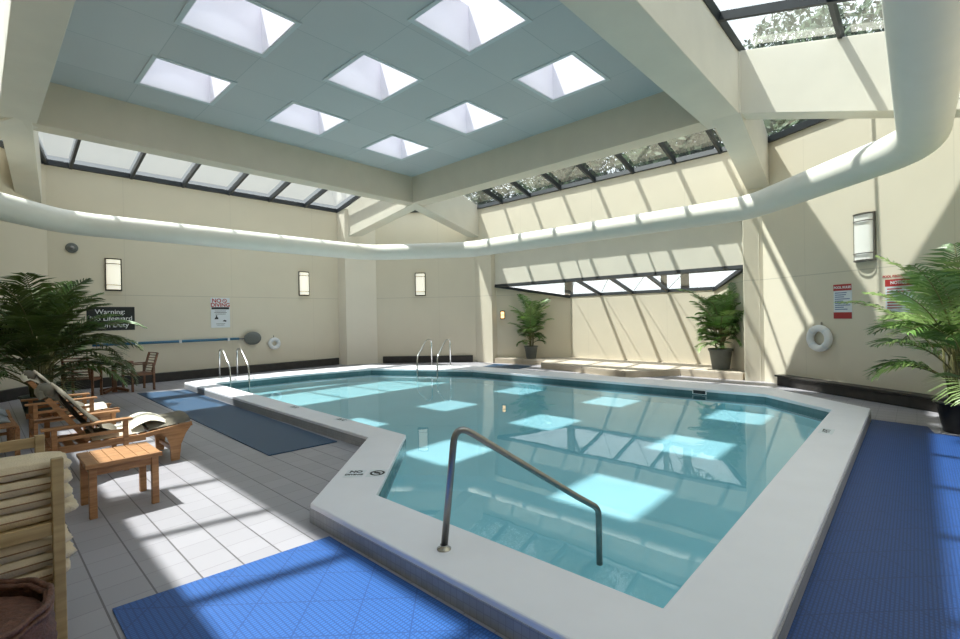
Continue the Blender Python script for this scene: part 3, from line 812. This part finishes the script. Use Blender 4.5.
def clampmb(mb, pos, planes):
    for k, v in enumerate(mb.v):
        v = Vector(v)
        for (px, py, nx, ny) in planes:
            d = (v.x+pos[0]-px)*nx+(v.y+pos[1]-py)*ny
            if d > -.03: v.x -= nx*(d+.03); v.y -= ny*(d+.03)
        mb.v[k] = tuple(v)
def palm(label, pos, potr, poth, h, spread, nf, pot, seed, leafm=None, az_list=None, leaf=.34, w=.024, dark=False, nstem=7, bright=.3, lo=.35, planes=(), az_bias=None):
    random.seed(seed)
    t = thing('potted_palm', label, 'palm', pos)
    prof = [(potr*.72,0),(potr*.98,poth*.9),(potr*1.07,poth*.9),(potr*1.07,poth),(potr*.95,poth),(potr*.92,poth*.85)]
    mb = MB(); mb.lathe(prof, (0,0,0), 28); mb.add([(potr*.72*math.cos(2*math.pi*k/28), potr*.72*math.sin(2*math.pi*k/28), 0) for k in range(28)], [tuple(reversed(range(28)))])
    po = mb.build('pot', pot, t)
    mb = MB(); mb.add([(potr*.93*math.cos(2*math.pi*k/28), potr*.93*math.sin(2*math.pi*k/28), poth*.88) for k in range(28)], [tuple(range(28))]); mb.build('soil', M['soil'], po)
    st = MB(); L1 = MB(); L2 = MB(); Rc = MB()
    for i in range(nstem):
        a = random.uniform(0, 2*math.pi); r0 = potr*.5*random.random(); b0 = Vector((r0*math.cos(a), r0*math.sin(a), poth*.85))
        tip = Vector((b0.x*1.8, b0.y*1.8, poth+(h-poth)*random.uniform(.25,.45)))
        st.tube([b0, b0.lerp(tip,.5)+Vector((b0.x*.2,b0.y*.2,0)), tip], [.022,.017,.012], 6)
    for i in range(nf):
        az = az_list[i] if az_list and i < len(az_list) else 2*math.pi*i*.618+random.uniform(-.3,.3)
        u = i/nf
        lift = R(84)-R(52)*u+random.uniform(-.1,.1)
        L = (h-poth)*random.uniform(.62,.9)*(1.0 if u > .3 else .92)
        if u > .4: L = spread*random.uniform(.8,1.05)
        L *= min(1., .55+.35*spread)
        droop = R(55)+R(60)*u*random.uniform(.7,1.1)
        r0 = potr*.45; zb = poth+(h-poth)*random.uniform(.10, lo)
        frond(L1 if random.random() > bright else L2, Rc, (r0*math.cos(az)*.6, r0*math.sin(az)*.6, zb*(1-.25*u)), az, L, lift, droop, 24, leaf, w)
    for q in (L1, L2, Rc, st): clampmb(q, pos, planes)
    st.build('stem', M['stem'], t); Rc.build('rachis', M['stem'], t)
    L1.build('fronds', M['frondd'] if dark else M['frond'], t)
    if L2.v: L2.build('new_fronds', M['frond'] if dark else M['frondl'], t)
    return t
cL = (NX, 10.75, .835, .55); cRt = (NX, 2.9, .65, -.76)
palm('bushy dark green palm behind the wooden loungers at left', (.78,11.4,0), .26, .36, 2.38, 1.70, 72, M['potgr'], 3, leaf=.52, w=.036, dark=True, bright=.30, nstem=12, planes=((-.75,0,-1,0),), lo=.42)
palm('large green palm in a black pot at the right wall', (8.62,-.44,0), .27, .40, 2.80, 1.12, 44, M['potb'], 12, leaf=.44, w=.03, bright=.5, nstem=14, planes=((12.3,2.55,.812,-.5835),(0,-1.5,0,-1)), lo=.42)
palm('palm in a grey pot at the left end of the alcove', (12.74,9.50,.17), .22, .42, 2.45, .60, 42, M['potg'], 21, leaf=.30, w=.026, planes=((NX+.05,10.68,.823,.568),(NB,0,1,0)), lo=.45)
palm('palm in a grey pot at the right end of the alcove', (12.80,3.62,.17), .27, .52, 2.45, .70, 56, M['potg'], 33, leaf=.34, w=.028, nstem=10, planes=((NX+.02,2.87,.63,-.77),(NB,0,1,0)), lo=.42)

# ------------------------------------------------------------------ stool table
t = thing('side_table', 'small teak side table standing beside the nearest lounger', 'side table', (.86,5.20,0))
mb = MB()
for i in range(6): mb.box(-.26+.0868*i, -.27, .425, -.26+.0868*i+.083, .27, .455)
mb.box(-.265,-.28,.42,.265,-.26,.456)
mb.build('top', M['teak'], t, bevel=.004)
for sx in (-1,1):
    for sy in (-1,1):
        mb = MB(); mb.box(sx*.215-.026, sy*.225-.026, 0, sx*.215+.026, sy*.225+.026, .425); mb.build('leg', M['teak'], t, bevel=.003)
mb = MB()
for sy in (-1,1): mb.box(-.19, sy*.225-.012, .35, .19, sy*.225+.012, .425)
for sx in (-1,1): mb.box(sx*.215-.012, -.2, .35, sx*.215+.012, .2, .425)
mb.build('apron', M['teak'], t)

# ------------------------------------------------------------------ loungers (local: head at -X, foot at +X, origin under seat middle)
def pad(mb, pts, y0, y1, th, n=6, bulge=.02):
    """padded strip following pts (x,z)"""
    vs = []; fs = []; m = len(pts); K = 9
    for i, (x, z_) in enumerate(pts):
        for k in range(K):
            y = y0+(y1-y0)*k/(K-1); s_ = math.sin(math.pi*k/(K-1))**.4
            vs.append((x, y, z_+th*s_+random.uniform(-.004,.004)))
        for k in range(K):
            y = y0+(y1-y0)*k/(K-1); vs.append((x, y, z_))
    S = 2*K
    for i in range(m-1):
        for k in range(K-1):
            fs.append((i*S+k, i*S+k+1, (i+1)*S+k+1, (i+1)*S+k)); fs.append((i*S+K+k, (i+1)*S+K+k, (i+1)*S+K+k+1, i*S+K+k+1))
        fs.append((i*S, (i+1)*S, (i+1)*S+K, i*S+K)); fs.append((i*S+K-1, i*S+2*K-1, (i+1)*S+2*K-1, (i+1)*S+K-1))
    for b in (0, (m-1)*S): fs.append(tuple([b+k for k in range(K)]+[b+K+k for k in reversed(range(K))]))
    mb.add(vs, fs, True)
def lounger(label, loc, rz, cush, blanket, foot_pad=True, FL=.46, back=True, wid=.66, arms=True, cream=True):
    random.seed(5)
    t = thing('lounger', label, 'lounger', loc, rz, None)
    w = wid/2
    for sy in (-1,1):
        mb = MB(); mb.bar((-.45, sy*w, .33), (.36, sy*w, .33), .035, .07); mb.bar((.36, sy*w, .345), (.36+FL, sy*w, .345+.055*FL/.46), .035, .05); mb.build('side_rail', M['teak'], t, bevel=.004)
    mb = MB()
    for i in range(12 if FL > .3 else 8): x = -.42+i*.105; mb.box(x, -w+.02, .35+(.035*max(0,x-.45)/.6), x+.075, w-.02, .368+(.035*max(0,x-.45)/.6))
    mb.build('slats', M['teak'], t)
    for x in (-.40, .18):
        for sy in (-1,1):
            mb = MB(); mb.bar((x, sy*w, 0), (x, sy*w, .545 if arms else .33), .05, .045, (1,0,0)); mb.build('leg', M['teak'], t, bevel=.004)
    for sy in (-1,1):
        mb = MB()   # splayed foot leg
        pr = [(.60,0),(.68,0),(.70,.18),(.75,.30),(.80,.37),(.48,.345),(.56,.28),(.59,.18)]
        if FL < .3: pr = [(x-.30, z_) for x, z_ in pr]
        n_ = len(pr); mb.add([(x, sy*w-.02, z_) for x, z_ in pr]+[(x, sy*w+.02, z_) for x, z_ in pr], [tuple(range(n_)), tuple(reversed(range(n_, 2*n_)))]+[(k,(k+1)%n_,(k+1)%n_+n_,k+n_) for k in range(n_)])
        mb.build('leg', M['teak'], t)
    xf = .64 if FL > .3 else .34
    mb = MB(); mb.bar((xf,-w,.12),(xf,w,.12),.03,.04); mb.build('stretcher', M['teak'], t)
    mb = MB(); mb.bar((-.4,-w,.14),(-.4,w,.14),.03,.04); mb.build('stretcher', M['teak'], t)
    if arms:
        for sy in (-1,1):
            mb = MB(); mb.box(-.50, sy*w-.05, .545, .24, sy*w+.05, .57); mb.build('armrest', M['teak'], t, bevel=.006)
            mb = MB(); mb.bar((-.4, sy*w, .44), (.18, sy*w, .44), .022, .035); mb.build('arm_rail', M['teak'], t)
    if back:
        a = Vector((-.12, 0, .37)); b = Vector((-.44, 0, .86)); mb = MB()
        for sy in (-1,1): mb.bar(a+Vector((0,sy*(w-.06),0)), b+Vector((0,sy*(w-.06),0)), .035, .05)
        for k in range(9):
            c = a.lerp(b, (k+.5)/9); mb.bar(c+Vector((0,-w+.06,0)), c+Vector((0,w-.06,0)), .055, .016, (.57,0,.38))
        mb.build('backrest', M['teak'], t)
        mb = MB(); pts = [(-.08,.42),(-.17,.55),(-.26,.69),(-.35,.82),(-.44,.88),(-.50,.86)]
        pad(mb, pts, -w+.03, w-.03, .08); bc = mb.build('back_cushion', cush, t)
        if blanket:
            # rolled head pillow and draped throw
            mb = MB(); mb.tube([(-.42,-w+.05,.90),(-.43,-w*.4,.92),(-.42,0,.91),(-.43,w*.5,.92),(-.42,w-.05,.90)], [.035,.062,.07,.062,.035], 14); mb.build('head_pillow', blanket, bc)
            mb = MB(); pts = [(-.02,.50),(-.12,.60),(-.21,.73),(-.30,.85),(-.37,.93)]
            pad(mb, pts, -w-.03, w*.95, .06); pad(mb, [(.12,.42),(.05,.46),(-.04,.5)], -w+.05, w*.6, .05); mb.build('throw', blanket, bc)
    mb = MB(); pad(mb, [(-.10,.372),(.05,.372),(.2,.375),(.36,.385)], -w+.03, w-.03, .06); mb.build('seat_cushion', M['cream'] if cream else cush, t)
    if foot_pad:
        mb = MB(); pad(mb, [(.40,.395),(.52,.405),(.66,.415),(.81,.43)], -w+.02, w-.02, .07); mb.build('foot_cushion', cush, t)
        if cream:
            mb = MB(); vs = []
            pts = [(.24+.045*i, .42+.07*math.sin(math.pi*i/8)) for i in range(9)]; pad(mb, pts, -w+.06, w-.06, .05); mb.build('lit_knee_bump', M['cream'], t)  # cream bump paints the sunlit knee of the foot cushion
    return t
lounger('nearest teak lounger with grey-brown cushions beside the side table', (.93,6.66,0), R(0), M['taupe'], M['taupe'])
lounger('second teak lounger with arms and cream seat, just behind the nearest one', (.93,8.80,0), R(1), M['cream'], M['taupe'], foot_pad=False, wid=.56, FL=.12)
lounger('flat lounger with a plain blue-grey cushion at the left edge', (-.02,8.5,0), R(92), M['grey'], None, back=False, arms=False, wid=.70, cream=False)

# ------------------------------------------------------------------ bistro table and chairs
t = thing('round_table', 'round teak table between two armchairs by the left wall', 'table', (2.22,13.75,0))
mb = MB(); mb.lathe([(0,.66),(.36,.66),(.375,.675),(.36,.70),(0,.70)], (0,0,0), 36, False); mb.build('tabletop', M['teakd'], t)
mb = MB(); mb.lathe([(.05,0),(.05,.66)], (0,0,0), 16); mb.build('pedestal', M['teakd'], t)
for k in range(4):
    a = R(45+90*k); mb = MB(); mb.bar((0,0,.10),(.32*math.cos(a),.32*math.sin(a),.03),.05,.06); mb.build('foot', M['teakd'], t)
def armchair(label, loc, rz):
    t = thing('armchair', label, 'chair', loc, rz, None)   # faces +X
    mb = MB()
    for i in range(7): mb.box(-.22+.066*i, -.24, .40, -.22+.066*i+.055, .24, .42)
    mb.box(-.23,-.26,.36,.25,-.235,.41); mb.box(-.23,.235,.36,.25,.26,.41); mb.build('seat', M['teakd'], t)
    for x, top in ((.22,.62),(-.22,.62)):
        for sy in (-1,1):
            mb = MB(); mb.bar((x, sy*.26, 0),(x, sy*.26, top), .04, .04, (1,0,0)); mb.build('leg', M['teakd'], t)
    for sy in (-1,1):
        mb = MB(); mb.box(-.26, sy*.26-.03, .62, .26, sy*.26+.03, .645); mb.build('armrest', M['teakd'], t, bevel=.005)
    mb = MB(); a = Vector((-.2,0,.42)); b = Vector((-.33,0,.88))
    for sy in (-1,1): mb.bar(a+Vector((0,sy*.22,0)), b+Vector((0,sy*.22,0)), .035, .04)
    for k in range(8):
        c = a.lerp(b, (k+.5)/7.6); mb.bar(c+Vector((0,-.22,0)), c+Vector((0,.22,0)), .046, .015, (-.27,0,1))
    mb.build('backrest', M['teakd'], t)
    return t
armchair('dark teak armchair right of the round table, facing left', (2.66,13.62,0), R(190))
armchair('dark teak armchair left of the round table, seen from behind the palm', (1.60,13.35,0), R(62))

# ------------------------------------------------------------------ towel rack
t = thing('towel_rack', 'pale pine ladder-ended rack of folded towels at lower left', 'rack', (-.09,3.42,0))
hw = .348; hd = .44
for sx in (-1,1):
    for sy, hh in ((-1,.97),(1,.94)):
        mb = MB(); mb.box(sx*hw-.022, sy*hd-.022, 0, sx*hw+.022, sy*hd+.022, hh); mb.build('post', M['pine'], t, bevel=.004)
for sy in (-1,1):
    for z_ in ((.14,.345,.645) if sy < 0 else (.14,.38,.66,.90)):
        mb = MB(); mb.box(-hw+.02, sy*hd-.012, z_-.03, hw-.02, sy*hd+.012, z_+.03); mb.build('rail', M['pine'], t, bevel=.003)
for z_ in (.12,.37,.66):
    mb = MB()
    for k in range(6): mb.box(-hw+.0, -hd+.03+.145*k, z_-.01, hw, -hd+.03+.145*k+.10, z_+.01)
    mb.build('shelf', M['pine'], t)
def towel(x, y, z_, w, d, h, label):
    tt = thing('folded_towel', label, 'towel', (x,y,z_), 0, 'folded cream towels on the pine rack')
    mb = MB(); L = 14; pts = []
    # rounded slab, fold lobes at +x edge
    vs = []; fs = []; K = 18
    for i in range(L+1):
        yy = -d/2+d*i/L; e_ = random.uniform(-.006,.006)
        for k in range(K):
            a = 2*math.pi*k/K; cx = math.copysign(abs(math.cos(a))**.45, math.cos(a)); cz = math.copysign(abs(math.sin(a))**.7, math.sin(a))
            shr = 1 if 0 < i < L else .93
            vs.append((cx*(w/2)*shr+e_+random.uniform(-.003,.003), yy, h/2+cz*h/2*shr+random.uniform(-.003,.003)))
    for i in range(L):
        for k in range(K): fs.append((i*K+k, i*K+(k+1)%K, (i+1)*K+(k+1)%K, (i+1)*K+k))
    fs += [tuple(reversed(range(K))), tuple(L*K+k for k in range(K))]
    mb.add(vs, fs, True); mb.build('cloth', M['towel'], tt)
    mb = MB(); mb.box(-w/2*.8,-d/2-.004,h*.46,w/2*.8,-d/2+.002,h*.54); mb.build('fold', M['toweli'], tt)
for z0, nn, hh in ((.672,4,.072),(.382,3,.072)):
    for k in range(nn):
        lab = 'cream towels folded flat in the stack on the %s shelf of the pine rack' % ('upper' if z0 > .5 else 'lower')
        towel(-.06+random.uniform(-.01,.01), 3.155, z0+k*hh+.001, .76+random.uniform(-.02,.02), .28, hh*.92, lab)

# wicker basket
t = thing('wicker_basket', 'dark brown round wicker basket in the bottom left corner', 'basket', (-.10,2.60,0))
mb = MB(); seg = 64; prof = []
for i in range(25):
    z_ = .5*i/24; prof.append((.25+.06*math.sin(math.pi*(.15+.6*i/24)), z_))
vs = []; n = len(prof)
for i, (r, z_) in enumerate(prof):
    for k in range(seg):
        a = 2*math.pi*k/seg; rr = r+.006*math.cos(k*math.pi/2+(i % 2)*math.pi); vs.append((rr*math.cos(a), rr*math.sin(a), z_))
mb.add(vs, [(i*seg+k, i*seg+(k+1)%seg, (i+1)*seg+(k+1)%seg, (i+1)*seg+k) for i in range(n-1) for k in range(seg)], True)
mb.add([(.25*math.cos(2*math.pi*k/seg), .25*math.sin(2*math.pi*k/seg), .01) for k in range(seg)], [tuple(range(seg))])
mb.build('body', M['wicker'], t)
mb = MB()
for dz, dr in ((.5,0),(.515,.012),(.485,.012)):
    mb.tube([((.285+dr+.004*math.sin(k*1.6))*math.cos(2*math.pi*k/48), (.285+dr+.004*math.sin(k*1.6))*math.sin(2*math.pi*k/48), dz+.004*math.cos(k*1.6)) for k in range(48)], .012, 7, closed=True)
mb.build('rim', M['wicker'], t)
mb = MB(); vs = []
for i in range(9):
    r = .275*(1-i/8); 
    for k in range(48):
        a = 2*math.pi*k/48; vs.append((r*math.cos(a), r*math.sin(a), .46+.02*math.sin(i*.6)+.004*((k+i) % 2)))
mb.add(vs, [(i*48+k, i*48+(k+1)%48, (i+1)*48+(k+1)%48, (i+1)*48+k) for i in range(8) for k in range(48)], True); mb.build('lid', M['wicker'], t)

# ------------------------------------------------------------------ outside
mb = MB(); mb.box(-60,-60,-.75,80,80,-.7); mb.build('ground', M['ground'], kind='structure')
def tree(label, pos, h, r, n, seed):
    random.seed(seed); t = thing('tree', label, 'tree', pos, 0, 'trees beyond the roof glass')
    mb = MB(); mb.tube([(0,0,0),(.1,.1,h*.5),(0,.2,h*.8)], [.18,.13,.05], 8)
    for k in range(7):
        a = k*.9; mb.tube([(.05,.1,h*(.35+.06*k)),(r*.6*math.cos(a), r*.6*math.sin(a), h*(.5+.06*k))], [.06,.02], 6)
    mb.build('trunk', M['bark'], t)
    mb = MB()
    for i in range(n):
        d = Vector((random.gauss(0,1), random.gauss(0,1), random.gauss(0,1))); d.normalize(); d *= r*random.random()**.4
        c = Vector((d.x, d.y, h*.68+d.z*1.5)); s_ = random.uniform(.09,.2)
        a = Vector((random.uniform(-1,1), random.uniform(-1,1), random.uniform(-1,1))).normalized(); b = a.orthogonal().normalized()
        mb.add([c-a*s_, c+b*s_*.45, c+a*s_, c-b*s_*.45], [(0,1,2,3)])
    mb.build('foliage', M['leafs'], t)
    return t
tp = [(17.2,1.2,11.5,2.3),(17.3,6.0,12,2.3),(17.2,10.8,12,2.3),(17.3,15.6,12,2.3),(15.,-3.6,11.5,2.3),(10.2,-4.6,11,2.3),(5.4,-4.9,11,2.3),(22.5,3.6,16,2.4),(22.5,8.8,16,2.4),(22.5,14.,16,2.4),(20.6,-2.4,16,2.4),(13.,-9.2,16,2.6),(7.6,-9.4,16,2.6),(2.2,-9.4,16,2.6)]
for k, (x, y, h, r) in enumerate(tp):
    tree('leafy tree outside seen through the right-hand roof glass', (x,y,-.7), h, r, 7000, 50+k)

# ------------------------------------------------------------------ light
sd = Vector((.265, -.37, -1.)).normalized()
sun = bpy.data.lights.new('sun', 'SUN'); sun.energy = 7.8; sun.angle = R(1.1); sun.color = (1, .965, .90)
so = bpy.data.objects.new('sun', sun); col.objects.link(so); so.rotation_euler = sd.to_track_quat('-Z', 'Y').to_euler()
w = bpy.data.worlds.new('sky'); scn.world = w; w.use_nodes = True; nt = w.node_tree
bg = nt.nodes['Background']
tc = nt.nodes.new('ShaderNodeTexCoord'); sp = nt.nodes.new('ShaderNodeSeparateXYZ'); nt.links.new(tc.outputs['Generated'], sp.inputs[0])
nz = nt.nodes.new('ShaderNodeTexNoise'); nz.inputs['Scale'].default_value = 2.5; nt.links.new(tc.outputs['Generated'], nz.inputs['Vector'])
c = mixc(nt, mth(nt, 'MULTIPLY', sp.outputs[2], 1., True), (.97, .98, 1.), (.72, .85, 1.))
c = mixc(nt, mth(nt, 'MULTIPLY', nz.outputs['Fac'], .7), c, (1., 1., 1.))
nt.links.new(c, bg.inputs[0]); bg.inputs[1].default_value = 1.75

# ------------------------------------------------------------------ camera
yaw, pitch, roll = R(42.85), R(-.33), R(-1.05)
F0 = Vector((math.cos(yaw), math.sin(yaw), 0)); R0 = Vector((math.sin(yaw), -math.cos(yaw), 0)); U0 = Vector((0,0,1))
F = math.cos(pitch)*F0+math.sin(pitch)*U0; U1 = -math.sin(pitch)*F0+math.cos(pitch)*U0
Rt = math.cos(roll)*R0+math.sin(roll)*U1; Up = -math.sin(roll)*R0+math.cos(roll)*U1
cd = bpy.data.cameras.new('camera'); cam = bpy.data.objects.new('camera', cd); col.objects.link(cam)
m = Matrix((Rt, Up, -F)).transposed().to_4x4(); m.translation = Vector((0,0,1.6)); cam.matrix_world = m
cd.sensor_fit = 'HORIZONTAL'; cd.sensor_width = 36; cd.lens = 36*470/960; cd.clip_start = .05; cd.clip_end = 300
scn.camera = cam
scn.view_settings.view_transform = 'Standard'
scn.view_settings.look = 'None'
scn.view_settings.exposure = .18
scn.cycles.max_bounces = 10; scn.cycles.diffuse_bounces = 6; scn.cycles.transparent_max_bounces = 16
scn.cycles.caustics_reflective = False; scn.cycles.caustics_refractive = False
